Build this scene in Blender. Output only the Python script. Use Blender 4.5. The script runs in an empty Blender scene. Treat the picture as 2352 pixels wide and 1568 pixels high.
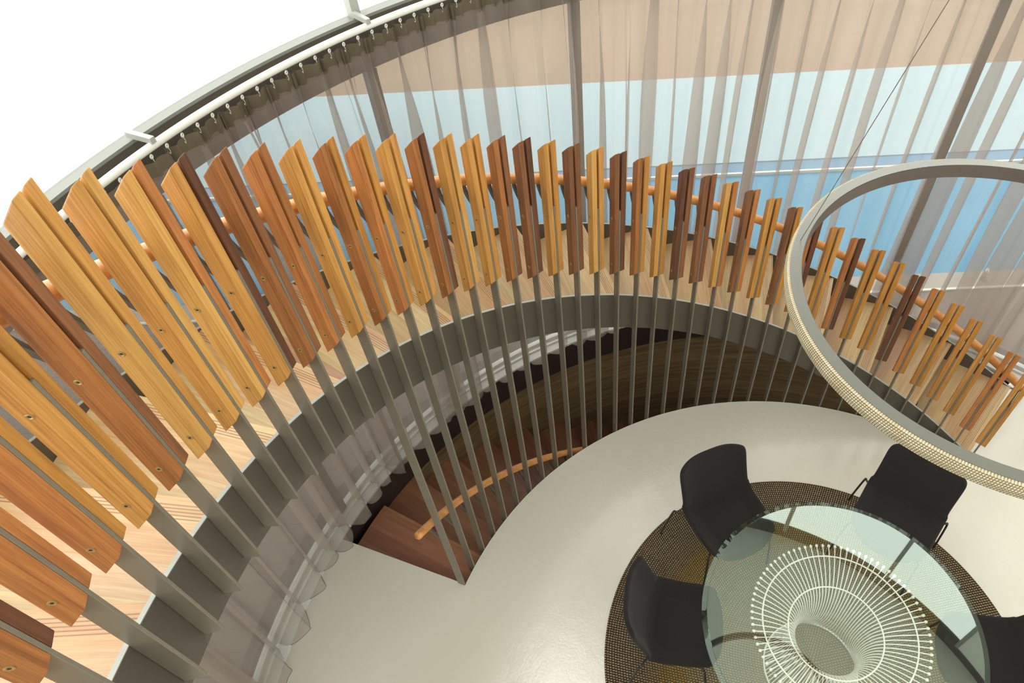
import bpy, bmesh, math, random
from math import sin, cos, pi, radians as rad
from mathutils import Vector, Matrix
rnd = random.Random(7)
C = bpy.context.scene.collection
# ------------------------------------------------------------------ helpers
def P(r, az, z): return Vector((r*cos(rad(az)), r*sin(rad(az)), z))
def smooth(me, on=True):
    for p in me.polygons: p.use_smooth = on
def obj(name, bm, m, parent=None, sm=False, loc=None, rz=None):
    me = bpy.data.meshes.new(name)
    bmesh.ops.recalc_face_normals(bm, faces=bm.faces[:])
    bm.to_mesh(me); bm.free()
    if m: me.materials.append(m)
    if sm: smooth(me)
    o = bpy.data.objects.new(name, me); C.objects.link(o)
    if parent: o.parent = parent
    if loc is not None: o.location = loc
    if rz is not None: o.rotation_euler = (0, 0, rz)
    return o
def mobj(name, me, parent=None, loc=None, rz=None):
    o = bpy.data.objects.new(name, me); C.objects.link(o)
    if parent: o.parent = parent
    if loc is not None: o.location = loc
    if rz is not None: o.rotation_euler = (0, 0, rz)
    return o
def tag(o, label, cat, group=None, kind=None):
    if label: o['label'] = label
    if cat: o['category'] = cat
    if group: o['group'] = group
    if kind: o['kind'] = kind
    return o
def struct(o): o['kind'] = 'structure'; return o
def empty(name, loc=(0,0,0), rz=0):
    o = bpy.data.objects.new(name, None); C.objects.link(o)
    o.location = loc; o.rotation_euler = (0, 0, rz); o.empty_display_size = .05
    return o
def box(bm, x0, x1, y0, y1, z0, z1):
    v = [bm.verts.new(p) for p in ((x0,y0,z0),(x1,y0,z0),(x1,y1,z0),(x0,y1,z0),(x0,y0,z1),(x1,y0,z1),(x1,y1,z1),(x0,y1,z1))]
    for f in ((0,3,2,1),(4,5,6,7),(0,1,5,4),(1,2,6,5),(2,3,7,6),(3,0,4,7)): bm.faces.new([v[i] for i in f])
def sweep(bm, rings, closed_ring=True, caps=True, loop=False):
    """rings: list of lists of points; skins them in order."""
    R = [[bm.verts.new(p) for p in ring] for ring in rings]
    n = len(R[0]); pairs = list(zip(R, R[1:])) + ([(R[-1], R[0])] if loop else [])
    for a, b in pairs:
        for i in range(n if closed_ring else n-1):
            j = (i+1) % n
            bm.faces.new((a[i], a[j], b[j], b[i]))
    if caps and closed_ring and not loop:
        bm.faces.new(R[0][::-1]); bm.faces.new(R[-1])
    return R
def arc(bm, prof, a0, a1, n, zf=None):
    """profile [(r,z)] swept from azimuth a0 to a1; zf(az) adds to z"""
    full = abs(a1-a0) >= 359.99
    rings = []
    for i in range(n if full else n+1):
        a = a0+(a1-a0)*i/n; dz = zf(a) if zf else 0
        rings.append([P(r, a, z+dz) for r, z in prof])
    sweep(bm, rings, True, not full, full)
def rect(r0, r1, z0, z1): return [(r0,z0),(r1,z0),(r1,z1),(r0,z1)]
def tube(bm, pts, rad_, n=8, caps=True):
    pts = [Vector(p) for p in pts]; rings = []; up = None
    for i, p in enumerate(pts):
        t = (pts[min(i+1, len(pts)-1)]-pts[max(i-1, 0)]).normalized()
        if up is None:
            up = Vector((0,0,1)) if abs(t.z) < .9 else Vector((1,0,0))
        up = (up - t*up.dot(t)).normalized(); s = t.cross(up)
        r = rad_[i] if isinstance(rad_, (list, tuple)) else rad_
        rings.append([p + (up*cos(2*pi*k/n) + s*sin(2*pi*k/n))*r for k in range(n)])
    sweep(bm, rings, True, caps)
def bez(pts, n=6):
    """Catmull-Rom through pts"""
    pts = [Vector(p) for p in pts]; out = []
    for i in range(len(pts)-1):
        p0 = pts[max(i-1,0)]; p1 = pts[i]; p2 = pts[i+1]; p3 = pts[min(i+2,len(pts)-1)]
        for k in range(n):
            t = k/n
            out.append(.5*((2*p1)+(-p0+p2)*t+(2*p0-5*p1+4*p2-p3)*t*t+(-p0+3*p1-3*p2+p3)*t**3))
    out.append(pts[-1]); return out
# ------------------------------------------------------------------ materials
class N:
    def __init__(s, name):
        s.m = bpy.data.materials.new(name); s.m.use_nodes = True
        s.t = s.m.node_tree; s.n = s.t.nodes; s.n.clear()
        s.out = s.add('ShaderNodeOutputMaterial')
    def add(s, ty, **k):
        n = s.n.new(ty)
        for a, v in k.items():
            if a in n.inputs.keys() if isinstance(a, str) else False: n.inputs[a].default_value = v
            else: setattr(n, a, v)
        return n
    def link(s, a, b): s.t.links.new(a, b)
    def math(s, op, a, b=None, c=None):
        n = s.n.new('ShaderNodeMath'); n.operation = op
        for i, v in enumerate((a, b, c)):
            if v is None: continue
            if isinstance(v, (int, float)): n.inputs[i].default_value = v
            else: s.link(v, n.inputs[i])
        return n.outputs[0]
    def mix(s, f, a, b, mode='MIX'):
        n = s.n.new('ShaderNodeMix'); n.data_type = 'RGBA'; n.blend_type = mode
        for i, v in ((0, f), (6, a), (7, b)):
            if isinstance(v, (int, float)): n.inputs[i].default_value = v
            elif isinstance(v, (tuple, list)): n.inputs[i].default_value = (*v[:3], 1)
            else: s.link(v, n.inputs[i])
        return n.outputs[2]
    def noise(s, vec, scale, detail=3, rough=.55, dist=0):
        n = s.n.new('ShaderNodeTexNoise'); n.inputs['Scale'].default_value = scale
        n.inputs['Detail'].default_value = detail; n.inputs['Roughness'].default_value = rough; n.inputs['Distortion'].default_value = dist
        if vec is not None: s.link(vec, n.inputs['Vector'])
        return n.outputs['Fac']
    def ramp(s, f, stops):
        n = s.n.new('ShaderNodeValToRGB'); e = n.color_ramp.elements
        while len(e) < len(stops): e.new(.5)
        for i, (p, c) in enumerate(stops): e[i].position = p; e[i].color = (*c[:3], 1)
        s.link(f, n.inputs[0]); return n.outputs[0]
    def mapping(s, vec, scale=(1,1,1), loc=None, rot=None):
        n = s.n.new('ShaderNodeMapping'); n.inputs['Scale'].default_value = scale
        if rot: n.inputs['Rotation'].default_value = rot
        s.link(vec, n.inputs['Vector'])
        if loc is not None: s.link(loc, n.inputs['Location'])
        return n.outputs[0]
    def bsdf(s, col, rough=.5, metal=0, spec=.5, bump=None, bstr=.2, bdist=.002, **kw):
        b = s.n.new('ShaderNodeBsdfPrincipled')
        if isinstance(col, (tuple, list)): b.inputs['Base Color'].default_value = (*col[:3], 1)
        else: s.link(col, b.inputs['Base Color'])
        if isinstance(rough, (int, float)): b.inputs['Roughness'].default_value = rough
        else: s.link(rough, b.inputs['Roughness'])
        b.inputs['Metallic'].default_value = metal; b.inputs['Specular IOR Level'].default_value = spec
        for k, v in kw.items(): b.inputs[k].default_value = v
        if bump is not None:
            n = s.n.new('ShaderNodeBump'); n.inputs['Strength'].default_value = bstr; n.inputs['Distance'].default_value = bdist
            s.link(bump, n.inputs['Height']); s.link(n.outputs[0], b.inputs['Normal'])
        s.link(b.outputs[0], s.out.inputs[0]); return b
def srgb(h):
    h = h.lstrip('#'); c = [int(h[i:i+2], 16)/255 for i in (0, 2, 4)]
    return tuple(x/12.92 if x <= .04045 else ((x+.055)/1.055)**2.4 for x in c)
def plain(name, col, rough=.5, metal=0, spec=.5, nscale=40, namt=.12, bstr=.05):
    s = N(name); tc = s.add('ShaderNodeTexCoord')
    f = s.noise(tc.outputs['Object'], nscale, 4)
    c = s.mix(s.math('MULTIPLY', f, namt*2), tuple(x*(1+namt) for x in col), tuple(x*(1-namt*1.5) for x in col))
    s.bsdf(c, rough, metal, spec, f, bstr, .001); return s.m
def wood(name, light, dark, grain=(28,28,1.0), rough=.42, streak=.55):
    s = N(name); tc = s.add('ShaderNodeTexCoord'); oi = s.add('ShaderNodeObjectInfo')
    off = s.add('ShaderNodeCombineXYZ'); r = s.math('MULTIPLY', oi.outputs['Random'], 37.)
    for i in range(3): s.link(r, off.inputs[i])
    v = s.mapping(tc.outputs['Object'], grain, off.outputs[0])
    a = s.noise(v, 1.4, 4, .6, 1.2)
    v2 = s.mapping(tc.outputs['Object'], tuple(g*7 for g in grain), off.outputs[0])
    b = s.noise(v2, 1.0, 3, .6, .3)
    f = s.math('ADD', s.math('MULTIPLY', a, .65), s.math('MULTIPLY', b, .45))
    mid = tuple((x+y)/2 for x, y in zip(light, dark))
    c = s.ramp(f, [(.36, dark), (.50, mid), (.62, light)])
    v3 = s.mapping(tc.outputs['Object'], tuple(g*.25 for g in grain), off.outputs[0])
    w = s.add('ShaderNodeTexWave'); w.wave_type = 'BANDS'; w.bands_direction = 'X'
    w.inputs['Scale'].default_value = 5; w.inputs['Distortion'].default_value = 7; w.inputs['Detail'].default_value = 2; w.inputs['Detail Scale'].default_value = .6
    s.link(v3, w.inputs['Vector'])
    c = s.mix(s.math('MULTIPLY', s.math('POWER', w.outputs['Fac'], 4.), streak*.5), c, tuple(x*.55 for x in dark))
    s.bsdf(c, rough, 0, .4, f, .12, .001); return s.m
M = {}
WC = {  # slat timber colours
 'gold':   (srgb('#bb8642'), srgb('#97642c')), 'honey':  (srgb('#b37b36'), srgb('#8b5a26')),
 'orange': (srgb('#ad6f38'), srgb('#854b28')), 'red':    (srgb('#9a6131'), srgb('#714220')),
 'brown':  (srgb('#80512f'), srgb('#593622')), 'dark':   (srgb('#663d26'), srgb('#422617')),
 'yellow': (srgb('#c2924c'), srgb('#a17035'))}
for k, (a, b) in WC.items(): M['slat_'+k] = wood('timber_'+k, tuple(x*f for x, f in zip(a, (.88,.90,.95))), tuple(x*f for x, f in zip(b, (.88,.90,.95))))
M['rail'] = wood('rail_timber', srgb('#c78c50'), srgb('#ad7038'), (6,6,6), .35, .1)
M['steel'] = plain('painted_steel', srgb('#4b443a'), .42, .1, .5, 60, .05)
M['bar'] = plain('painted_steel_lit', srgb('#675f52'), .4, .1, .5, 60, .05)  # same paint as the stringers, lightened for the light the bars catch
M['steel_edge'] = plain('steel_bracket', srgb('#4d473d'), .4, .3)
M['edge_lit'] = plain('steel_edge_lit', srgb('#8a8d84'), .35, 0, .6, 30, .03)  # sky sheen and top light on the stringer edges, put into the colour
M['screw'] = plain('screw_brass', srgb('#b09a66'), .35, .8)
M['black'] = plain('black_hole', (.01,.01,.01), .6)
M['white_metal'] = plain('white_aluminium', srgb('#bcbfb8'), .35, 0, .5, 30, .02)
M['frame'] = plain('frame_grey', srgb('#8f918a'), .4, 0, .5, 30, .03)
M['ledge'] = plain('ledge_grey', srgb('#73756f'), .5, 0, .4, 30, .03)
M['mullion'] = plain('mullion_grey', srgb('#4f4841'), .5, 0, .5, 30, .04)
M['beam_in'] = plain('beam_taupe', srgb('#4a443b'), .6, 0, .4, 30, .04)
M['slab'] = plain('slab_edge_dark', srgb('#2e2220'), .6, 0, .4, 12, .08)
M['plaster'] = plain('white_plaster', srgb('#ecebe2'), .8, 0, .3, 8, .03)
M['roof'] = plain('white_roof', (.85,.85,.85), .7, 0, .3, 3, .02)
M['chairleg'] = plain('black_rod', (.012,.011,.011), .35)
M['wire'] = plain('white_wire', srgb('#dddcd4'), .3, .0, .6)
M['ringmetal'] = plain('ring_aluminium', srgb('#777771'), .33, .75, .5, 50, .02)
M['ringin'] = plain('ring_inner_dark', srgb('#4a403a'), .4, .3, .5, 50, .04)
def floor_mat():
    s = N('epoxy_floor'); tc = s.add('ShaderNodeTexCoord'); g = tc.outputs['Object']
    a = s.noise(g, 1.3, 4); b = s.noise(g, 60, 3, .6, .4); b2 = s.noise(g, 9, 2)
    c = s.mix(a, srgb('#c3bfb2'), srgb('#bbb7aa'))
    h = s.math('ADD', s.math('MULTIPLY', b, .5), b2)
    s.bsdf(c, .17, 0, .8, h, .38, .004, **{'IOR': 1.75}); return s.m
M['floor'] = floor_mat()
def tread_mat(name, pal, rough=.4):
    """boards running along local x with stave colours, five anti-slip grooves near the nosing (local y = distance back)"""
    s = N(name); tc = s.add('ShaderNodeTexCoord'); oi = s.add('ShaderNodeObjectInfo')
    sep = s.add('ShaderNodeSeparateXYZ'); s.link(tc.outputs['Object'], sep.inputs[0])
    x, y = sep.outputs[0], sep.outputs[1]
    r = s.math('MULTIPLY', oi.outputs['Random'], 91.)
    st = s.math('FLOOR', s.math('ADD', s.math('MULTIPLY', y, 9.5), r))
    wn = s.add('ShaderNodeTexWhiteNoise'); wn.noise_dimensions = '1D'; s.link(st, wn.inputs['W'])
    pick = wn.outputs['Value']
    base = s.ramp(pick, [(0, pal[0]), (.34, pal[1]), (.67, pal[2]), (1, pal[3])])
    base.node.color_ramp.interpolation = 'CONSTANT' if False else 'LINEAR'
    off = s.add('ShaderNodeCombineXYZ'); o2 = s.math('MULTIPLY', pick, 13.)
    s.link(o2, off.inputs[0]); s.link(o2, off.inputs[1]); s.link(r, off.inputs[2])
    v = s.mapping(tc.outputs['Object'], (1.6, 26, 4), off.outputs[0])
    a = s.noise(v, 1.2, 4, .6, 1.0)
    v2 = s.mapping(tc.outputs['Object'], (9, 240, 9), off.outputs[0]); b = s.noise(v2, 1., 2)
    f = s.math('ADD', s.math('MULTIPLY', a, .7), s.math('MULTIPLY', b, .4))
    c = s.mix(s.ramp(f, [(.42, (0,0,0)), (.66, (1,1,1))]), base, s.mix(1., base, (.80,.72,.62), 'MULTIPLY'))
    q = s.math('DIVIDE', s.math('SUBTRACT', y, .022), .0105)
    inr = s.math('MULTIPLY', s.math('GREATER_THAN', q, 0.), s.math('LESS_THAN', q, 5.))
    ln = s.math('LESS_THAN', s.math('ABSOLUTE', s.math('SUBTRACT', s.math('FRACT', q), .5)), .17)
    gv = s.math('MULTIPLY', inr, ln)
    c = s.mix(s.math('MULTIPLY', gv, .75), c, srgb('#6a3f22'))
    s.bsdf(c, rough, 0, .4, s.math('SUBTRACT', 1., gv), .3, .002); return s.m
M['tread'] = tread_mat('stair_oak', [srgb('#b99f74'), srgb('#a9865f'), srgb('#b6a277'), srgb('#a88469')])
M['tread_low'] = tread_mat('stair_dark_timber', [srgb('#8f6550'), srgb('#7a5140'), srgb('#946b4c'), srgb('#85584a')])
def concrete():
    s = N('board_formed_concrete'); tc = s.add('ShaderNodeTexCoord')
    g = s.add('ShaderNodeNewGeometry'); sep = s.add('ShaderNodeSeparateXYZ'); s.link(g.outputs['Position'], sep.inputs[0])
    ang = s.math('ARCTAN2', sep.outputs[1], sep.outputs[0])
    cb = s.add('ShaderNodeCombineXYZ'); s.link(s.math('MULTIPLY', ang, 3.), cb.inputs[0]); s.link(s.math('MULTIPLY', sep.outputs[2], 14.), cb.inputs[1])
    a = s.noise(cb.outputs[0], 2.2, 5, .65, .5)
    st = s.math('FLOOR', s.math('MULTIPLY', sep.outputs[2], 7.5))
    wn = s.add('ShaderNodeTexWhiteNoise'); wn.noise_dimensions = '1D'; s.link(st, wn.inputs['W'])
    f = s.math('ADD', s.math('MULTIPLY', a, .8), s.math('MULTIPLY', wn.outputs['Value'], .22))
    c = s.ramp(f, [(.3, srgb('#5c4a33')), (.55, srgb('#80694a')), (.75, srgb('#94805e'))])
    s.bsdf(c, .75, 0, .3, a, .35, .006); return s.m
M['concrete'] = concrete()
def rug_mat():
    s = N('braided_rug'); tc = s.add('ShaderNodeTexCoord'); sep = s.add('ShaderNodeSeparateXYZ'); s.link(tc.outputs['Object'], sep.inputs[0])
    x, y = sep.outputs[0], sep.outputs[1]
    r = s.math('SQRT', s.math('ADD', s.math('MULTIPLY', x, x), s.math('MULTIPLY', y, y)))
    th = s.math('ARCTAN2', y, x)
    row = s.math('MULTIPLY', r, 62.)
    ri = s.math('FLOOR', row); fr = s.math('FRACT', row)
    # stitches: angular count grows with the row so that each keeps its size
    q = s.math('ADD', s.math('MULTIPLY', th, s.math('MULTIPLY', ri, 7.)), s.math('MULTIPLY', fr, 1.4))
    stitch = s.math('SINE', s.math('ADD', s.math('MULTIPLY', q, 1.), s.math('MULTIPLY', ri, 2.4)))
    edge = s.math('ABSOLUTE', s.math('SUBTRACT', fr, .5))
    pat = s.math('SUBTRACT', s.math('MULTIPLY', stitch, .5), s.math('MULTIPLY', edge, 1.1))
    nz = s.noise(tc.outputs['Object'], 190, 2)
    wn = s.add('ShaderNodeTexWhiteNoise'); wn.noise_dimensions = '1D'; s.link(ri, wn.inputs['W'])
    tot = s.math('ADD', pat, s.math('MULTIPLY', s.math('SUBTRACT', nz, .5), 1.6))
    m = s.ramp(tot, [(.0, (0,0,0)), (.30, (1,1,1))])
    zr = s.math('ADD', r, s.math('MULTIPLY', s.math('SUBTRACT', wn.outputs['Value'], .5), .05))
    thread = s.ramp(s.math('DIVIDE', zr, 1.3), [(.0, srgb('#a5916a')), (.20, srgb('#b39a5c')), (.30, srgb('#9d947c')), (.52, srgb('#a8a08c')), (.60, srgb('#a8904f')), (.68, srgb('#a48747')), (.74, srgb('#978a72')), (.86, srgb('#a79c85')), (1., srgb('#a8946a'))])
    base = s.ramp(s.math('DIVIDE', zr, 1.3), [(0, srgb('#5b4a33')), (.3, srgb('#625844')), (.6, srgb('#55462b')), (.8, srgb('#3b2f22')), (1., srgb('#382d20'))])
    c = s.mix(m, base, thread)
    s.bsdf(c, .95, 0, .1, tot, .6, .004); return s.m
M['rug'] = rug_mat()
def fabric():
    s = N('charcoal_wool'); tc = s.add('ShaderNodeTexCoord'); n = s.noise(tc.outputs['Object'], 260, 3, .7)
    c = s.mix(n, srgb('#141110'), srgb('#211d1c'))
    s.bsdf(c, .95, 0, .15, n, .3, .002, **{'Sheen Weight': .05, 'Sheen Roughness': .6}); return s.m
M['fabric'] = fabric()
def sheer(name, col, alpha, trans=.6):
    s = N(name); tc = s.add('ShaderNodeTexCoord')
    d = s.add('ShaderNodeBsdfDiffuse'); t = s.add('ShaderNodeBsdfTranslucent'); tr = s.add('ShaderNodeBsdfTransparent')
    n = s.noise(tc.outputs['Object'], 90, 2)
    c = s.mix(n, tuple(x*1.04 for x in col), tuple(x*.94 for x in col))
    s.link(c, d.inputs[0]); s.link(c, t.inputs[0])
    m1 = s.add('ShaderNodeMixShader'); m1.inputs[0].default_value = trans; s.link(d.outputs[0], m1.inputs[1]); s.link(t.outputs[0], m1.inputs[2])
    m2 = s.add('ShaderNodeMixShader'); s.link(tr.outputs[0], m2.inputs[1]); s.link(m1.outputs[0], m2.inputs[2])
    m2.inputs[0].default_value = alpha
    s.link(m2.outputs[0], s.out.inputs[0]); return s.m
M['sheer'] = sheer('sheer_voile', srgb('#a99c91'), .49, .5)
M['sheer_tape'] = sheer('curtain_heading_tape', srgb('#655c4c'), .9, .3)
M['hem'] = sheer('curtain_hem_thread', srgb('#5d5650'), .9, .2)
def pane_mat():
    s = N('window_glass'); tr = s.add('ShaderNodeBsdfTransparent'); tr.inputs[0].default_value = (.95,.96,.95,1)
    g = s.add('ShaderNodeBsdfGlossy'); g.inputs['Roughness'].default_value = .01
    f = s.add('ShaderNodeFresnel'); f.inputs[0].default_value = 1.5
    ge = s.add('ShaderNodeNewGeometry'); ff = s.math('MULTIPLY', f.outputs[0], s.math('SUBTRACT', 1., ge.outputs['Backfacing']))
    m = s.add('ShaderNodeMixShader'); s.link(ff, m.inputs[0]); s.link(tr.outputs[0], m.inputs[1]); s.link(g.outputs[0], m.inputs[2])
    s.link(m.outputs[0], s.out.inputs[0]); return s.m
M['pane'] = pane_mat()
def tableglass(name, col, ior=2.6):
    s = N(name); tr = s.add('ShaderNodeBsdfTransparent'); tr.inputs[0].default_value = (*col, 1)
    g = s.add('ShaderNodeBsdfGlossy'); g.inputs['Roughness'].default_value = .015; g.inputs[0].default_value = (.84,1.,.90,1)
    f = s.add('ShaderNodeFresnel'); f.inputs[0].default_value = ior
    ge = s.add('ShaderNodeNewGeometry'); ff = s.math('MULTIPLY', f.outputs[0], s.math('SUBTRACT', 1., ge.outputs['Backfacing']))
    m = s.add('ShaderNodeMixShader'); s.link(ff, m.inputs[0]); s.link(tr.outputs[0], m.inputs[1]); s.link(g.outputs[0], m.inputs[2])
    s.link(m.outputs[0], s.out.inputs[0]); return s.m
M['tglass'] = tableglass('table_glass', (.95,.965,.955))
M['tglass_edge'] = tableglass('table_glass_edge', (.80,.91,.85), 1.6)
def net_mat():
    s = N('woven_diffuser'); tc = s.add('ShaderNodeTexCoord'); sep = s.add('ShaderNodeSeparateXYZ'); s.link(tc.outputs['Object'], sep.inputs[0])
    th = s.math('ARCTAN2', sep.outputs[1], sep.outputs[0])
    u = s.math('MULTIPLY', th, 290.); v = s.math('MULTIPLY', sep.outputs[2], 140.)
    vi = s.math('FLOOR', v)
    u2 = s.math('ADD', u, s.math('MULTIPLY', vi, 2.2))
    a = s.math('ABSOLUTE', s.math('SINE', s.math('MULTIPLY', u2, 1.)))
    b = s.math('ABSOLUTE', s.math('SUBTRACT', s.math('FRACT', v), .5))
    h = s.math('SUBTRACT', s.math('ADD', a, .25), s.math('MULTIPLY', b, 1.5))
    n = s.noise(tc.outputs['Object'], 14, 3)
    cc = s.mix(n, srgb('#c2bda8'), srgb('#a08c62'))
    c = s.mix(s.ramp(h, [(.05, (0,0,0)), (.5, (1,1,1))]), srgb('#5b4d36'), cc)
    s.bsdf(c, .8, 0, .2, h, .8, .006); return s.m
M['net'] = net_mat()
def deck_mat():
    s = N('terrace_boards'); g = s.add('ShaderNodeNewGeometry')
    v = s.mapping(g.outputs['Position'], (1,1,1), None, (0,0,rad(30)))   # boards run along -30 deg
    sep = s.add('ShaderNodeSeparateXYZ'); s.link(v, sep.inputs[0])
    y = s.math('DIVIDE', s.math('SUBTRACT', sep.outputs[1], 3.41), .148)
    fr = s.math('FRACT', y); e = s.math('LESS_THAN', fr, .035)
    wn = s.add('ShaderNodeTexWhiteNoise'); wn.noise_dimensions = '1D'; s.link(s.math('FLOOR', y), wn.inputs['W'])
    n = s.noise(s.mapping(v, (2, 40, 2)), 1.5, 4)
    c = s.mix(s.math('ADD', s.math('MULTIPLY', n, .5), s.math('MULTIPLY', wn.outputs['Value'], .4)), srgb('#675d55'), srgb('#57504a'))
    c = s.mix(e, c, srgb('#453d38'))
    s.bsdf(c, .7, 0, .3); return s.m
M['deck'] = deck_mat()
def water_mat():
    s = N('pool_water'); g = s.add('ShaderNodeNewGeometry')
    n = s.noise(g.outputs['Position'], 1.1, 3); n2 = s.noise(g.outputs['Position'], 7, 3)
    c = s.mix(n, srgb('#0f6c8e'), srgb('#1c7d9e'))
    s.bsdf(c, .12, 0, .25, n2, .06, .02); return s.m
M['water'] = water_mat()
M['shelf'] = plain('pool_ledge', srgb('#447390'), .4, 0, .3, 3, .03)
M['beach'] = plain('pale_pool_terrace', srgb('#829ba4'), .5, 0, .3, 2, .04)
M['paving'] = plain('tan_paving', srgb('#7b6b5b'), .8, 0, .2, 2, .05)
M['coping'] = plain('pale_stone_rim', srgb('#85837b'), .6, 0, .3, 6, .04)
M['leaf'] = plain('leaf_green', srgb('#7f9a3a'), .5, 0, .3, 10, .2)
M['steelpost'] = plain('brushed_post', srgb('#c4c8c2'), .25, .7)

# ------------------------------------------------------------------ stair geometry numbers
R0 = 2.2; DAZ = 3.5
S0, DS = 3.0456, .071074          # stringer top  z = S0 - DS*k
B0, T0, TP0, DK = 3.2992, 4.1022, 2.7956, .071684
def az(k): return 90+(22-k)*DAZ
def kk(a): return 22-(a-90)/DAZ
def stz(a): return S0-DS*kk(a)
AZ_TOP = 181.
# ------------------------------------------------------------------ setting: floor, slab, pit, walls
HOLE0, HOLE1 = 17.4, 128.4
bm = bmesh.new()
def sector(bm, r0, r1, a0, a1, z0, z1, n):
    arc(bm, rect(r0, r1, z0, z1), a0, a1, n)
sector(bm, .001, R0-.003, HOLE0, HOLE1, -.29, 0, 90)
sector(bm, .001, 3.147, HOLE1, 360+HOLE0, -.29, 0, 180)
struct(obj('floor', bm, M['floor']))
bm = bmesh.new(); arc(bm, rect(R0-.0035, R0-.0005, -.29, .0015), HOLE0+.1, HOLE1-.1, 120)
struct(obj('trim_1', bm, M['white_metal']))           # thin pale edge of the floor opening
bm = bmesh.new(); arc(bm, rect(3.147, 3.42, -.29, -.001), -60, 230, 240)
struct(obj('wall_slab_edge', bm, M['slab']))
bm = bmesh.new(); arc(bm, rect(3.150, 3.45, -3.3, -.2905), -20, 160, 180)
struct(obj('wall_stairwell', bm, M['concrete']))
bm = bmesh.new(); arc(bm, rect(R0-.06, R0-.01, -3.3, -.2905), -20, 160, 120)
struct(obj('wall_stairwell_inner', bm, M['concrete']))
bm = bmesh.new(); arc(bm, rect(.5, 3.5, -3.42, -3.32), 0, 360, 90)
struct(obj('floor_lower', bm, M['tread_low']))
bm = bmesh.new(); arc(bm, rect(R0, 3.149, -3.3, -.2905), 131.0, 132.0, 2); struct(obj('wall_stairwell_end', bm, M['slab']))
# window frame strip on the floor
bm = bmesh.new()
arc(bm, rect(3.147, 3.268, 0, .018), -40, 176, 220); arc(bm, rect(3.215, 3.232, .018, .032), -40, 176, 220); arc(bm, rect(3.262, 3.30, .0, .045), -40, 176, 220)
struct(obj('trim_2', bm, M['white_metal']))
# beam ring
bm = bmesh.new(); arc(bm, [(3.268,2.735),(3.315,2.735),(3.315,2.985),(3.25,2.985),(3.25,2.78),(3.268,2.78)], -2, 176, 220)
struct(obj('trim_3', bm, M['beam_in']))
bm = bmesh.new(); arc(bm, rect(3.248, 3.312, 2.986, 3.0), -2, 176, 220)
struct(obj('trim_4', bm, M['ledge']))
# ceiling ring beam, unseen ceiling with added skylight, back wall
bm = bmesh.new(); arc(bm, rect(3.27, 3.36, 5.44, 5.60), 0, 360, 220); struct(obj('trim_5', bm, M['beam_in']))
bm = bmesh.new(); arc(bm, rect(.01, 3.36, 5.60, 5.8), -80, 95, 80); arc(bm, rect(2.95, 3.36, 5.60, 5.8), 95, 280, 90)  # left half of the unseen ceiling open: added skylight, top light for the stairs
struct(obj('unseen_ceiling', bm, M['plaster']))
bm = bmesh.new(); box(bm, -1.05, -.98, -2.7, 2.7, 5.70, 5.85); box(bm, -2.05, -1.98, -2.1, 2.1, 5.70, 5.85); struct(obj('added_skylight_bars', bm, M['frame']))  # glazing bars across the added skylight
bm = bmesh.new(); arc(bm, rect(3.30, 3.42, 0, 3.0), 176.2, 300, 100); arc(bm, rect(3.265, 3.42, 0, 5.44), 300, 358, 60); struct(obj('wall_back', bm, M['plaster']))
# windows: bays between mullions (azimuth step 21.9)
MUL = [-2.0]+[103.1+21.95*i for i in range(-4, 10)]
wi = 0
for i in range(len(MUL)-1):
    a0, a1 = MUL[i], MUL[i+1]; wi += 1
    w = struct(empty('window_%d' % wi, P(3.3, (a0+a1)/2, 0)))
    w.parent = None
    inv = Matrix.Translation(-w.location)
    def child(nm, bm, m, sm=False):
        bmesh.ops.transform(bm, matrix=inv, verts=bm.verts[:]); return obj(nm, bm, m, w, sm)
    low = a1 < 178
    bm = bmesh.new()
    if low: arc(bm, rect(3.283, 3.289, .04, 2.735), a0+.05, a1-.05, 24)
    else: arc(bm, rect(3.300, 3.306, 3.0, 5.43), a0+.05, a1-.05, 24)
    child('pane', bm, M['pane'], False)
    if low:
        bm = bmesh.new(); arc(bm, rect(3.300, 3.306, 3.0005, 5.43), a0+.05, a1-.05, 24); child('pane', bm, M['pane'])
        bm = bmesh.new(); c = rad(a0); X = Matrix.Rotation(c, 4, 'Z')
        b2 = bmesh.new(); box(b2, 3.255, 3.312, -.028, .028, .02, 2.735); bmesh.ops.transform(b2, matrix=X, verts=b2.verts[:])
        b2.transform(inv); obj('mullion', b2, M['mullion'], w); bm.free()
    b2 = bmesh.new(); box(b2, 3.255, 3.31, -.022, .022, 3.0, 5.44); bmesh.ops.transform(b2, matrix=Matrix.Rotation(rad(a0), 4, 'Z'), verts=b2.verts[:])
    b2.transform(inv)
    if 115 < a0 < 160: b2.free()
    else: obj('clerestory_mullion', b2, M['frame'], w)
# ------------------------------------------------------------------ outdoors
d = Vector((cos(rad(-30)), sin(rad(-30)), 0)); nn = Vector((.5, .8660254, 0))
def strip(name, n0, n1, m, t0=-16, t1=16, z1=-.1, z0=-.3):
    bm = bmesh.new(); v = []
    for z in (z0, z1):
        v.append([bm.verts.new(d*t+nn*n+Vector((0,0,z))) for t, n in ((t0,n0),(t1,n0),(t1,n1),(t0,n1))])
    bm.faces.new(v[0][::-1]); bm.faces.new(v[1])
    for i in range(4): bm.faces.new((v[0][i], v[0][(i+1)%4], v[1][(i+1)%4], v[1][i]))
    return obj(name, bm, m)
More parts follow.
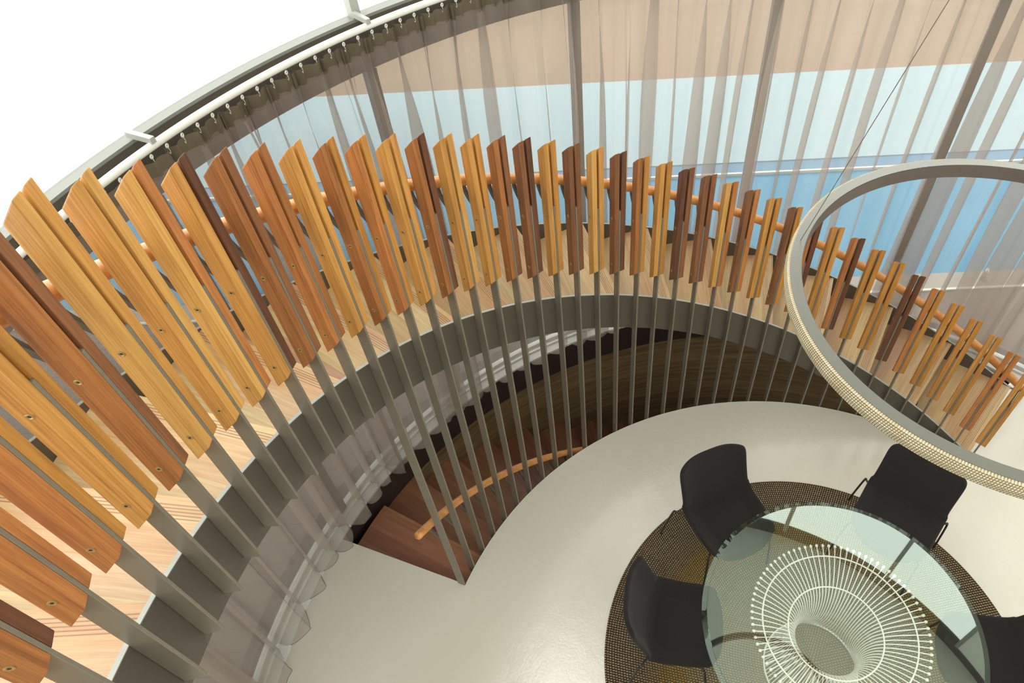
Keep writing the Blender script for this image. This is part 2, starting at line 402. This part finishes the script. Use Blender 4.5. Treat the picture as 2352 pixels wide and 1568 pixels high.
# deck outside the drum only: ring-cut polygon
bm = bmesh.new(); vs = []
A = [P(3.42, a, -.1) for a in range(-60, 231, 3)]
def on_outer(p):   # shoot outward to n=3.405 or far box
    u = Vector((p.x, p.y, 0)).normalized(); t = 14.
    dn = u.dot(nn)
    if dn > 1e-3: t = min(t, 3.405/dn)
    return Vector((u.x*max(t, 3.421), u.y*max(t, 3.421), -.1))
O = [on_outer(p) for p in A]
VA = [bm.verts.new(p) for p in A]; VO = [bm.verts.new(p) for p in O]
for i in range(len(A)-1):
    if (O[i]-A[i]).length > .01 or (O[i+1]-A[i+1]).length > .01: bm.faces.new((VA[i], VO[i], VO[i+1], VA[i+1]))
bmesh.ops.remove_doubles(bm, verts=bm.verts[:], dist=.0005)
r_ = bmesh.ops.extrude_face_region(bm, geom=bm.faces[:]); bmesh.ops.translate(bm, vec=(0,0,-.1), verts=[g for g in r_['geom'] if isinstance(g, bmesh.types.BMVert)])
struct(obj('ground_deck', bm, M['deck']))
struct(strip('trim_6', 3.405, 3.43, M['white_metal'], z1=-.085))
struct(strip('ground_pool_rim', 3.43, 3.535, M['coping'], z1=-.09)); struct(strip('ground_pool_rim_step', 3.535, 3.635, M['coping'], z1=-.10))
pool = empty('swimming_pool', d*2+nn*4.5+Vector((0,0,-.3)))
tag(pool, 'blue swimming pool beyond the sheer curtains and the glazing', 'pool')
def adopt(o, p): o.parent = p; o.matrix_parent_inverse = p.matrix_basis.inverted(); return o
adopt(strip('water', 3.635, 5.29, M['water'], z1=-.13), pool)
adopt(strip('far_edge', 5.29, 5.315, M['white_metal'], z1=-.10), pool)
adopt(strip('ledge', 5.315, 5.5, M['shelf'], z1=-.11), pool)
struct(strip('ground_pale_terrace', 5.5, 7.36, M['beach'])); struct(strip('ground_paving', 7.36, 13, M['paving']))
bm = bmesh.new(); arc(bm, rect(3.3135, 9.5, 2.85, 2.995), 90, 176, 90); struct(obj('roof_terrace', bm, M['roof']))
# spigot on the rim
sp = Vector((3.86, 1.84, -.10)); bm = bmesh.new()
tube(bm, [sp, sp+Vector((0,0,.10)), sp+Vector((.015,.01,.125))], [.022,.022,.012], 14)
tag(obj('steel_spigot', bm, M['steelpost'], None, True), 'short round steel spigot standing on the pale rim of the pool', 'spigot')
# shrub outside lower left
sh = empty('shrub', (-3.05, 2.55, -.1)); tag(sh, 'small green shrub blurred behind the sheer curtain near the curtain hem', 'shrub')
bm = bmesh.new()
for i in range(160):
    a = rnd.uniform(0, 2*pi); r = rnd.uniform(0, .28); z = rnd.uniform(.12, .55)
    c = Vector((r*cos(a), r*sin(a), z)); dr = Vector((cos(a)*.6, sin(a)*.6, rnd.uniform(-.2,.8))).normalized(); sd = dr.cross(Vector((rnd.random(), rnd.random(), 1))).normalized()
    L = rnd.uniform(.05,.09); up = dr.cross(sd)*.006
    q = [bm.verts.new(c), bm.verts.new(c+dr*L*.5+sd*.018+up), bm.verts.new(c+dr*L), bm.verts.new(c+dr*L*.5-sd*.018+up)]
    bm.faces.new(q)
obj('leaves', bm, M['leaf'], sh)
bm = bmesh.new()
for i in range(5):
    a = i*1.3; tube(bm, [(0,0,0),(.05*cos(a),.05*sin(a),.2),(.12*cos(a),.12*sin(a),.42)], .006, 5)
obj('stem', bm, M['slat_dark'], sh)

# ------------------------------------------------------------------ upper staircase
stair = empty('curved_staircase', P(2.65, 17, 0)); tag(stair, 'curved staircase with pale oak treads and dark steel stringers rising to the left', 'staircase')
inv = Matrix.Translation(-stair.location)
def sobj(nm, bm, m, root=stair, sm=False):
    bm.transform(Matrix.Translation(-root.location)); return obj(nm, bm, m, root, sm)
A0 = 16.6
def stringer(r0, r1, a0=A0, a1=AZ_TOP, n=170):
    bm = bmesh.new(); rings = []
    for i in range(n+1):
        a = a0+(a1-a0)*i/n; zt = max(stz(a), .004); zb = max(zt-.29, .001)
        rings.append([P(r0,a,zb), P(r1,a,zb), P(r1,a,zt), P(r0,a,zt)])
    sweep(bm, rings); return bm
sobj('inner_stringer', stringer(2.252, 2.265), M['steel'])
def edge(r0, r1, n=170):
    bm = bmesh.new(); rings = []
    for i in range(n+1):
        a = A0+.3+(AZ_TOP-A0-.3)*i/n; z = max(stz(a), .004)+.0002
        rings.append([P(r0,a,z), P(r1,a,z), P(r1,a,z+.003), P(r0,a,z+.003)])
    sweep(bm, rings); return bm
sobj('lit_top_edge', edge(2.252, 2.265), M['edge_lit']); sobj('lit_top_edge', edge(3.045, 3.058), M['edge_lit'])  # added strips, light falling on the stringer tops painted as a pale tone
sobj('outer_stringer', stringer(3.045, 3.058), M['steel'])
def tread(a, z, root, m, pitch, skew=2.2, r0=2.266, r1=3.044, th=.036, over=1.4, sgn=1):
    """nosing line from (r0, a+skew) to (r1, a); body runs to a+pitch+over"""
    pi_, po = P(r0, a+skew, 0), P(r1, a, 0)
    ux = (po-pi_).normalized(); ang = math.atan2(ux.y, ux.x); o = (pi_+po)/2; o.z = z
    n = 8; inner = [P(r0, a+skew+(pitch+over)*i/n, z) for i in range(n+1)]; outer = [P(r1, a+(pitch+over)*i/n, z) for i in range(n+1)]
    bm = bmesh.new(); loop = inner+outer[::-1]
    top = [bm.verts.new(p) for p in loop]; bot = [bm.verts.new(p-Vector((0,0,th))) for p in loop]
    bm.faces.new(top)
    bm.faces.new(bot[::-1])
    for i in range(len(loop)): bm.faces.new((top[i], bot[i], bot[(i+1)%len(loop)], top[(i+1)%len(loop)]))
    bm.transform(Matrix.Rotation(-ang, 4, 'Z') @ Matrix.Translation(-o))
    es = [e for e in bm.edges if all(abs(v.co.y) < 1e-4 for v in e.verts) and abs(e.verts[0].co.z-e.verts[1].co.z) < 1e-5]
    bmesh.ops.bevel(bm, geom=es, offset=.003, segments=2, affect='EDGES')
    t = obj('tread', bm, m, root, False, o-root.location, ang)
    return t
NT = 17
for n in range(NT):
    a = 26.5+9.37*n; tread(a, .188+.1908*n, stair, M['tread'], 9.42)
tread(17.0, .0, stair, M['tread'], 9.42, 0)
stair.children[-1].location.z = .010
for n in range(NT):   # closed steel risers set back below each nosing
    a = 26.5+9.37*n+1.0; z = .188+.1908*n
    bm = bmesh.new(); p0, p1 = P(2.267, a+2.2, 0), P(3.043, a, 0); t = (p1-p0).normalized(); s_ = Vector((-t.y, t.x, 0))*.004
    z0 = max(z-.1908+.001, .012); z1 = z-.0365
    q = [[bm.verts.new(p+o_+Vector((0,0,zz))) for p, o_ in ((p0,-s_),(p1,-s_),(p1,s_),(p0,s_))] for zz in (z0, z1)]
    bm.faces.new(q[0][::-1]); bm.faces.new(q[1])
    for i in range(4): bm.faces.new((q[0][i], q[0][(i+1)%4], q[1][(i+1)%4], q[1][i]))
    sobj('riser', bm, M['steel'])
# ------------------------------------------------------------------ lower staircase
low = empty('lower_staircase', P(2.65, 120, -.3)); tag(low, 'dark reddish timber stairs descending under the floor beside the entry edge', 'staircase')
for n in range(13):
    a = 121.6-6.9*n; z = -.10-.185*n
    # descending clockwise: nosing is the clockwise edge, tread reaches back under the one above
    t = tread(a, z, low, M['tread_low'], 6.6 if n else 6.7, .3, 2.206, 3.08 if n == 0 else 3.146, .04, .9 if n else 0.0)
for n in range(13):
    a = 121.6-6.9*n+.6; z = -.10-.185*n
    bm = bmesh.new(); p0, p1 = P(2.207, a+.3, 0), P(3.079, a, 0); t = (p1-p0).normalized(); s_ = Vector((-t.y, t.x, 0))*.004
    q = [[bm.verts.new(p+o_+Vector((0,0,zz))) for p, o_ in ((p0,-s_),(p1,-s_),(p1,s_),(p0,s_))] for zz in (z-.184, z-.041)]
    bm.faces.new(q[0][::-1]); bm.faces.new(q[1])
    for i in range(4): bm.faces.new((q[0][i], q[0][(i+1)%4], q[1][(i+1)%4], q[1][i]))
    sobj('riser', bm, M['tread_low'], low)

# ------------------------------------------------------------------ handrails
def rail(r, z0, dz, k0, k1, rr, n):
    bm = bmesh.new(); tube(bm, [P(r, az(k0+(k1-k0)*i/n), z0-dz*(k0+(k1-k0)*i/n)) for i in range(n+1)], rr, 20); return bm
HR = empty('timber_handrail', P(2.32, 20, 0)); HR.location.z = .8
tag(HR, 'round orange timber handrail curving up behind the vertical slats', 'handrail')
hz = lambda k: 3.8408-.071855*k
HR.location = P(2.32, az(43.6), hz(43.6))
sobj('rail', rail(2.32, 3.8408, .071855, -4, 43.8, .0255, 190), M['rail'], HR, True)
LR = empty('lower_handrail', P(2.3, az(10.26), 1.825-.0949*10.26)); tag(LR, 'short orange handrail going down with the lower stairs, blunt end showing', 'handrail')
lz = lambda k: 1.825-.0949*k
sobj('rail', rail(2.30, 1.825, .0949, 10.26, 27, .0235, 80), M['rail'], LR, True)
def strap(bm, pts, w, t=.004):
    """flat bar bent in the local xz plane, width w across y"""
    rings = []
    for i, p in enumerate(pts):
        a = Vector(pts[min(i+1, len(pts)-1)])-Vector(pts[max(i-1, 0)]); a.normalize(); nrm = Vector((-a.z, 0, a.x))*t
        p = Vector(p); rings.append([p+nrm+Vector((0,-w,0)), p+nrm+Vector((0,w,0)), p-nrm+Vector((0,w,0)), p-nrm+Vector((0,-w,0))])
    sweep(bm, rings)
bm = bmesh.new()
strap(bm, bez([(.125,0,-.0215),(.121,0,-.050),(.104,0,-.085),(.076,0,-.118),(.045,0,-.170)], 5), .0048, .011)
bk = bpy.data.meshes.new('bracket'); bmesh.ops.recalc_face_normals(bm, faces=bm.faces[:]); bm.to_mesh(bk); bm.free(); bk.materials.append(M['steel_edge'])
for k in range(-1, 44):
    q = P(R0, az(k), hz(k)); mobj('bracket', bk, HR, q-HR.location, rad(az(k)))
for k in range(11, 24):
    q = P(R0-.02, az(k)+0, lz(k)); mobj('bracket', bk, LR, q-LR.location, rad(az(k)))

# ------------------------------------------------------------------ balusters
def slat_mesh(col):
    bm = bmesh.new(); w, t, L = .0535, .030, .803
    pts = [(0,0,0),(w,0,-w),(w,0,L-w),(0,0,L)]
    a = [bm.verts.new((x, 0, z)) for x, y, z in pts]; b = [bm.verts.new((x, t, z)) for x, y, z in pts]
    bm.faces.new(a); bm.faces.new(b[::-1])
    for i in range(4): bm.faces.new((a[i], b[i], b[(i+1)%4], a[(i+1)%4]))
    bmesh.ops.recalc_face_normals(bm, faces=bm.faces[:])
    bmesh.ops.bevel(bm, geom=bm.edges[:], offset=.0032, segments=2, affect='EDGES', profile=.6)
    me = bpy.data.meshes.new('timber_slat'); bm.to_mesh(me); bm.free(); me.materials.append(M['slat_'+col]); return me
SM = {c: slat_mesh(c) for c in WC}
bm = bmesh.new()
rings = []
for y, r in ((0,.0085),(.0018,.0085),(.0024,.006),(.0016,.0035)): rings.append([Vector((r*cos(2*pi*i/12), y, r*sin(2*pi*i/12))) for i in range(12)])
sweep(bm, rings); me = bpy.data.meshes.new('screw'); bmesh.ops.recalc_face_normals(bm, faces=bm.faces[:]); bm.to_mesh(me); bm.free(); me.materials.append(M['screw'])
me.materials.append(M['black'])
for p in me.polygons:
    if len(p.vertices) > 4 and abs(p.center.y) > .001: p.material_index = 1
SCREW = me
AB = {-1:'ro',0:'rd',1:'oo',2:'oh',3:'gh',4:'rb',5:'yg',6:'gy',7:'yo',8:'gd',9:'rb',10:'or',11:'gg',12:'rh',13:'oh',14:'gg',15:'rd',16:'gy',17:'gh',18:'rb',19:'bd',
 20:'gh',21:'bb',22:'yg',23:'bd',24:'rh',25:'gh',26:'db',27:'bb',28:'yo',29:'bo',30:'gh',31:'bh',32:'od',33:'hg',34:'od',35:'hh',36:'hh',37:'dd',38:'oh',39:'hh',40:'hh',41:'gh',42:'oo',43:'gg'}
FULL = {'y':'yellow','g':'gold','h':'honey','o':'orange','r':'red','b':'brown','d':'dark'}
WORD = {'y':'straw yellow','g':'golden','h':'honey','o':'orange','r':'reddish','b':'brown','d':'dark brown'}
ORD = ['first','second','third','fourth','fifth','sixth','seventh','eighth','ninth','tenth','eleventh','twelfth','thirteenth','fourteenth','fifteenth','sixteenth','seventeenth','eighteenth','nineteenth','twentieth']
def ordn(n):
    if n <= 20: return ORD[n-1]
    t = {2:'twenty',3:'thirty',4:'forty'}[n//10]
    return (t[:-1]+'ieth') if n % 10 == 0 else t+'-'+ORD[n % 10-1]
for k in range(-1, 44):
    a = az(k); zb = B0-DK*k; bot = (TP0-DK*k) if k < 11 else -.05 if k < 42 else 0.0015
    if k >= 11 and k < 43: bot = -.28
    if k == 43: bot = .0015
    root = empty('baluster', P(R0, a, max(bot, 0 if k < 43 else bot)), rad(a)); z0 = root.location.z
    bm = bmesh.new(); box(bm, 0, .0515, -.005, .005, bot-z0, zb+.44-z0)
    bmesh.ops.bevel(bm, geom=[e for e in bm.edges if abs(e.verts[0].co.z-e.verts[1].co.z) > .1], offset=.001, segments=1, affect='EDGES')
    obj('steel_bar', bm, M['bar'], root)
    A_, B_ = AB[k]
    s1 = mobj('timber_slat', SM[FULL[A_]], root, (0, .0055, zb-z0)); s2 = mobj('timber_slat', SM[FULL[B_]], root, (0, -.0355, zb-z0))
    for zz in (.053, .386): mobj('screw', SCREW, s1, (.0265, .0298, zz))
    n = k+2
    tone = WORD[A_]+' and '+WORD[B_] if A_ != B_ else 'twin '+WORD[A_]
    lab = '%s slatted baluster %s, %s counting down from the corner' % (tone, 'with short bar' if k < 11 else 'with long bar', ordn(n))
    tag(root, lab, 'baluster', 'slatted balusters along the curved stair')

# ------------------------------------------------------------------ curtain track and curtain
TR = empty('curtain_track', P(3.14, 110, 2.98)); tag(TR, 'white curved curtain track hung in front of the window head', 'curtain track')
bm = bmesh.new(); prof = [(3.14+.0165*cos(t)*(.9 if sin(t) > 0 else 1), 3.0+.0165*sin(t)) for t in [2*pi*i/14 for i in range(14)]]
arc(bm, prof, -1.5, 176, 200); sobj('track_tube', bm, M['white_metal'], TR, True)
bm = bmesh.new(); arc(bm, rect(3.1555, 3.160, 2.998, 3.004), 4, 176, 200); sobj('track_lip', bm, M['white_metal'], TR)
for a in (124.5, 103.4, 81.4, 146.):
    bm = bmesh.new(); box(bm, 3.125, 3.262, -.011, .011, 3.012, 3.036); bm.transform(Matrix.Rotation(rad(a), 4, 'Z')); sobj('track_bracket', bm, M['frame'], TR)
bm = bmesh.new()
tor = [[Vector(((.0075+.0032*cos(p))*cos(t), .0032*sin(p), (.0075+.0032*cos(p))*sin(t))) for p in [2*pi*j/6 for j in range(6)]] for t in [2*pi*i/12 for i in range(12)]]
sweep(bm, tor, True, False, True)
tube(bm, [(0,0,-.008),(.002,0,-.018),(.004,0,-.03),(-.001,0,-.038),(-.004,0,-.028)], .0014, 5)
gl = bpy.data.meshes.new('glider'); bmesh.ops.recalc_face_normals(bm, faces=bm.faces[:]); bm.to_mesh(gl); bm.free(); gl.materials.append(M['white_metal']); smooth(gl)
GP = 1.46; G0 = 95.955
glid = [G0+GP*i for i in range(-32, 52)]
for a in glid: mobj('glider', gl, TR, P(3.132, a, 2.972)-TR.location, rad(a-90+25))
CU = empty('sheer_curtain', P(3.15, 110, 0)); tag(CU, 'long sheer taupe curtain hanging in deep folds from the curved track', 'curtain')
rc = random.Random(11)
def make_curtain(a0, a1, n_per=32):
    folds = []; a = a0
    while a < 104.9:
        p = rc.choice([2.2, 2.92, 3.6, 2.92]) if a > 60 else rc.choice([2.2, 2.92, 3.6, 2.6])
        if a+p > 103.4: p = 104.9-a
        folds.append((a, p, rc.uniform(.055,.085), rc.uniform(.03,.095), rc.uniform(-.35,.35), rc.uniform(0, 6.28))); a += p
    big = [(104.9,.07),(107.2,.06),(109.4,.075),(112.3,.085),(114.8,.065),(117.1,.11),(119.3,.06),(121.8,.075),(124.75,.105),(128.9,.112),(131.5,.055),(134.8,.075),(139.9,.092),(145.0,.07),(149.4,.09),(154.2,.08),(159,.09),(164,.08),(169,.08)]
    for (b, am), (b2, _) in zip(big, big[1:]):
        folds.append((b, b2-b, am, rc.uniform(.04,.10), rc.uniform(-.3,.3), rc.uniform(0, 6.28)))
    H = [0,.02,.06,.14,.26,.42,.6,.8,1.0,1.25,1.5,1.75,2.0,2.2,2.36,2.5,2.62,2.70,2.77,2.83,2.875]
    cols = []
    for fi, (fa, p, amp, ov, sk, ph) in enumerate(folds):
        nxt = folds[(fi+1) % len(folds)]
        for j in range(n_per):
            t = j/n_per; w = t
            am = amp*(1-w)+nxt[2]*w; o_ = ov*(1-w)+nxt[3]*w; col = []
            for h in H:
                u = h/2.86; phi = 2*pi*t
                top = max(0., (u-.72)/.28)**1.6           # 0 low, 1 at heading
                A_ = am*(1-.72*top)*(1-.25*(1-abs(2*u-1)))
                sway = .012*sin(3.1*u+ph)*(1-top)
                sh = sk*.05*(1-u)*(1-top)
                cp = 2*((1+cos(phi))/2)**(1.7 if p > 3.3 else 1.2)-1
                dr = -A_*cp + sway*.5 + (.002+top*.012)*cos(phi*3+ph)
                da = (o_*(1-.55*top)*1.0)*sin(phi)*(.8+.4*sin(2*u+ph)) + ((.004 if p < 3.7 else .010)+.008*abs(sin(ph)))*sin(3*phi+ph)*(1-top) + (sh+sway)*sin(pi*t) + top*.007*sin(4*phi+ph)
                rr = 3.158+dr
                zz = .016+h + (.012*(1-cos(phi))*.5 if h > 2.8 else 0) - (top**3)*.012*(1-cos(phi*1.))
                ang = fa+p*t+math.degrees(da/3.15)
                col.append(P(rr, ang, zz))
            cols.append(col)
    return cols, len(H)
cols, nh = make_curtain(-1, 172)
def skin(cols, i0, i1):
    bm = bmesh.new(); V = [[bm.verts.new(p) for p in c[i0:i1]] for c in cols]
    for a, b in zip(V, V[1:]):
        for i in range(len(a)-1): bm.faces.new((a[i], b[i], b[i+1], a[i+1]))
    return bm
bm = skin(cols, 0, nh); sobj('voile', bm, M['sheer'], CU, True)
# heading tape with pleats (doubled cloth)
hc = []
for c in cols:
    p = c[-1]; hc.append([p+Vector((0,0,-.012)), p+Vector((0,0,.03)), p+Vector((0,0,.062))])
bm = skin(hc, 0, 3); sobj('heading_tape', bm, M['sheer_tape'], CU, True)
bm = bmesh.new(); tube(bm, [c[0]+Vector((0,0,-.001)) for c in cols], .0016, 4); sobj('hem', bm, M['hem'], CU, True)

# ------------------------------------------------------------------ pendant ring
RC = Vector((.17, .265, 3.05)); RR = .634
pend = empty('ring_pendant', RC); tag(pend, 'large grey ring pendant light with woven outer band above the glass table', 'pendant light')
def ring(nm, prof, m, n=160, sm=False):
    bm = bmesh.new(); arc(bm, prof, 0, 360, n); return obj(nm, bm, m, pend, sm)
ring('ring_body', rect(RR-.034, RR-.002, -.048, 0), M['ringmetal'])
ring('inner_band', rect(RR-.0355, RR-.034, -.0475, -.002), M['ringin'])
ring('woven_diffuser', [(RR-.002,-.047),(RR+.006,-.050),(RR+.010,-.026),(RR+.006,-.004),(RR-.002,-.002)], M['net'], 200)
for a in (125., 245., 5.):
    bm = bmesh.new(); p = P(RR-.018, a, 0); tube(bm, [p, Vector((0.02*cos(rad(a)), .02*sin(rad(a)), 2.58))], .0011, 5); obj('wire', bm, M['steel_edge'], pend)
bm = bmesh.new(); arc(bm, rect(.001, .06, 2.58, 2.63), 0, 360, 32); obj('canopy', bm, M['white_metal'], pend)

# ------------------------------------------------------------------ rug
bm = bmesh.new(); arc(bm, [(.002,.0),(1.232,.0),(1.238,.005),(1.232,.0105),(.002,.0105)], 0, 360, 180)
tag(obj('round_rug', bm, M['rug'], None, False, (.193,.177,.0005)), 'round braided rug in dark brown and mustard rings under the glass table', 'rug')

# ------------------------------------------------------------------ table
TC = Vector((.163, .166, .011)); TB = empty('dining_table', TC); tag(TB, 'round green-tinted glass dining table on a white wire base', 'table')
zt = .74-.011
bm = bmesh.new(); arc(bm, [(.001,zt-.012),(.680,zt-.012),(.680,zt-.0005),(.679,zt),(.001,zt)], 0, 360, 180); obj('glass_top', bm, M['tglass'], TB, False)
bm = bmesh.new(); arc(bm, [(.6805,zt-.012),(.7065,zt-.012),(.7065,zt-.007),(.6805,zt-.0006)], 0, 360, 180); obj('bevelled_edge', bm, M['tglass_edge'], TB, False, None)
prof = bez([(.266,0,.004),(.235,0,.10),(.198,0,.22),(.178,0,.34),(.176,0,.42),(.186,0,.50),(.212,0,.575),(.262,0,.630),(.330,0,.668),(.400,0,.692),(.436,0,.703)], 5)
bm = bmesh.new(); tube(bm, prof, .0029, 7); e = prof[-1]; tube(bm, [e, e+Vector((.004,0,.002)), e+Vector((.012,0,.005)), e+Vector((.016,0,.006))], [.004,.0078,.0075,.003], 8)
rodm = bpy.data.meshes.new('rod'); bmesh.ops.recalc_face_normals(bm, faces=bm.faces[:]); bm.to_mesh(rodm); bm.free(); rodm.materials.append(M['wire']); smooth(rodm)
for i in range(84): mobj('rod', rodm, TB, (0,0,0), rad(i*360/84+1.2))
for nm, r, z, w in (('upper_hoop', .388, .694, .0042), ('middle_hoop', .243, .622, .0042), ('base_hoop', .268, .006, .005)):
    bm = bmesh.new(); arc(bm, [(r+w*cos(2*pi*j/8), z+w*sin(2*pi*j/8)) for j in range(8)], 0, 360, 96); obj(nm, bm, M['wire'], TB, True)

# ------------------------------------------------------------------ chairs
def chair_shell():
    """local: +y is forward, x across, origin on the floor under the seat centre"""
    prof = [(.235,.415,.150),(.222,.440,.195),(.17,.447,.222),(.09,.437,.230),(.0,.430,.233),(-.09,.430,.236),(-.150,.440,.238),(-.188,.472,.236),(-.215,.53,.226),(-.245,.61,.225),(-.278,.70,.226),(-.300,.772,.227),(-.308,.812,.208)]
    nu = 14; bm = bmesh.new(); V = []
    for j, (y, z, w) in enumerate(prof):
        row = []
        for i in range(nu+1):
            u = -1+2*i/nu; e = abs(u)**3.2
            lift = .062*e if 1 <= j <= 7 else (.012*e if j == 0 else 0)
            fwd = (.060*e if j >= 8 else (.03*e if j == 7 else 0))
            back = (-.055*e if j == 0 else (-.02*e if j == 1 else 0)); 
            drop = -.012*e if j >= 12 else 0
            row.append(bm.verts.new((u*w, y+fwd+back, z+lift+drop)))
        V.append(row)
    for a, b in zip(V, V[1:]):
        for i in range(nu): bm.faces.new((a[i], a[i+1], b[i+1], b[i]))
    return bm
def finish(o, thick, lv=2):
    m = o.modifiers.new('s', 'SOLIDIFY'); m.thickness = thick; m.offset = -1 if False else 0
    m = o.modifiers.new('b', 'SUBSURF'); m.levels = lv; m.render_levels = lv
    smooth(o.data)
def make_chair(loc, ang, label):
    t = empty('dining_chair', loc, ang-pi/2); tag(t, label, 'chair', 'charcoal chairs around the glass table')
    o = obj('shell', chair_shell(), M['fabric'], t); finish(o, .030)
    bm = bmesh.new(); V = []
    for j, y in enumerate((-.145,-.10,0,.10,.175,.205)):
        V.append([bm.verts.new((u*(.178 if j < 4 else .165), y, .4465+(.007 if 0 < i < 6 and 0 < j < 5 else 0)+(.012 if j >= 4 else 0)+(.004 if j == 0 else 0))) for i, u in enumerate((-1,-.95,-.5,0,.5,.95,1))])
    for a, b in zip(V, V[1:]):
        for i in range(6): bm.faces.new((a[i], a[i+1], b[i+1], b[i]))
    o = obj('seat_pad', bm, M['fabric'], t); finish(o, .014, 2)
    for s in (-1, 1):
        bm = bmesh.new(); tube(bm, bez([(s*.12,-.12,.405),(s*.215,-.175,.408),(s*.248,-.198,.408),(s*.262,-.212,.385),(s*.285,-.262,.10),(s*.290,-.272,.001)], 5), .0068, 8); obj('leg', bm, M['chairleg'], t, True)
        bm = bmesh.new(); tube(bm, bez([(s*.12,.08,.405),(s*.190,.125,.408),(s*.212,.145,.404),(s*.218,.155,.38),(s*.235,.190,.10),(s*.238,.195,.001)], 5), .0068, 8); obj('leg', bm, M['chairleg'], t, True)
    return t
zr = .0115
make_chair((.170, 1.020, zr), rad(-98.5), 'charcoal upholstered chair at the top of the table, nearest the stair opening')
make_chair((1.015, .480, zr), rad(200.5), 'charcoal upholstered chair partly under the ring pendant, beside the stair foot')
make_chair((-.460, .668, zr), rad(-40.5), 'charcoal upholstered chair at the left of the table, side view of its back')
make_chair((.80, -.335, zr), rad(139), 'charcoal upholstered chair cut off by the lower right corner of the picture')

# ------------------------------------------------------------------ world, light, camera
w = bpy.data.worlds.new('sky'); bpy.context.scene.world = w; w.use_nodes = True
wt = w.node_tree; wt.nodes.clear(); bg = wt.nodes.new('ShaderNodeBackground'); wo = wt.nodes.new('ShaderNodeOutputWorld'); wt.links.new(bg.outputs[0], wo.inputs[0])
tcw = wt.nodes.new('ShaderNodeTexCoord'); sx = wt.nodes.new('ShaderNodeSeparateXYZ'); wt.links.new(tcw.outputs['Generated'], sx.inputs[0])
rp = wt.nodes.new('ShaderNodeValToRGB'); wt.links.new(sx.outputs[2], rp.inputs[0])
rp.color_ramp.elements[0].position = 0.; rp.color_ramp.elements[0].color = (1.,1.,.97,1); rp.color_ramp.elements[1].position = .8; rp.color_ramp.elements[1].color = (1.,.99,.95,1)
wt.links.new(rp.outputs[0], bg.inputs[0]); bg.inputs[1].default_value = 3.0
sun = bpy.data.lights.new('sun', 'SUN'); sun.energy = 1.1; sun.angle = rad(35); sun.color = (1,.95,.86)
so = bpy.data.objects.new('sun', sun); C.objects.link(so)
sd = -(Vector((-.45, .60, .85)).normalized()); so.rotation_euler = sd.to_track_quat('-Z', 'Y').to_euler()
cam = bpy.data.cameras.new('camera'); co = bpy.data.objects.new('camera', cam); C.objects.link(co)
CW = Vector((-1.56072016, -.29049547, 4.4585933))
Rm = ((0.85792745,-0.51168066,-0.0462968),(-0.4143224,-0.63576209,-0.65126302),(0.30380494,0.57791822,-0.75743851))
mt = Matrix(((Rm[0][0],-Rm[1][0],-Rm[2][0],CW.x),(Rm[0][1],-Rm[1][1],-Rm[2][1],CW.y),(Rm[0][2],-Rm[1][2],-Rm[2][2],CW.z),(0,0,0,1)))
co.matrix_world = mt
cam.sensor_width = 36; cam.lens = 1607.0645/2352*36; cam.shift_x = -(1299.1778-1176)/2352; cam.shift_y = (802.5312-784)/2352
cam.clip_start = .05; cam.clip_end = 200
sc = bpy.context.scene; sc.camera = co
sc.view_settings.view_transform = 'Standard'; sc.view_settings.look = 'None'; sc.view_settings.gamma = 1; sc.view_settings.use_curve_mapping = False
sc.view_settings.exposure = .4
sc.cycles.transparent_max_bounces = 24; sc.cycles.max_bounces = 10
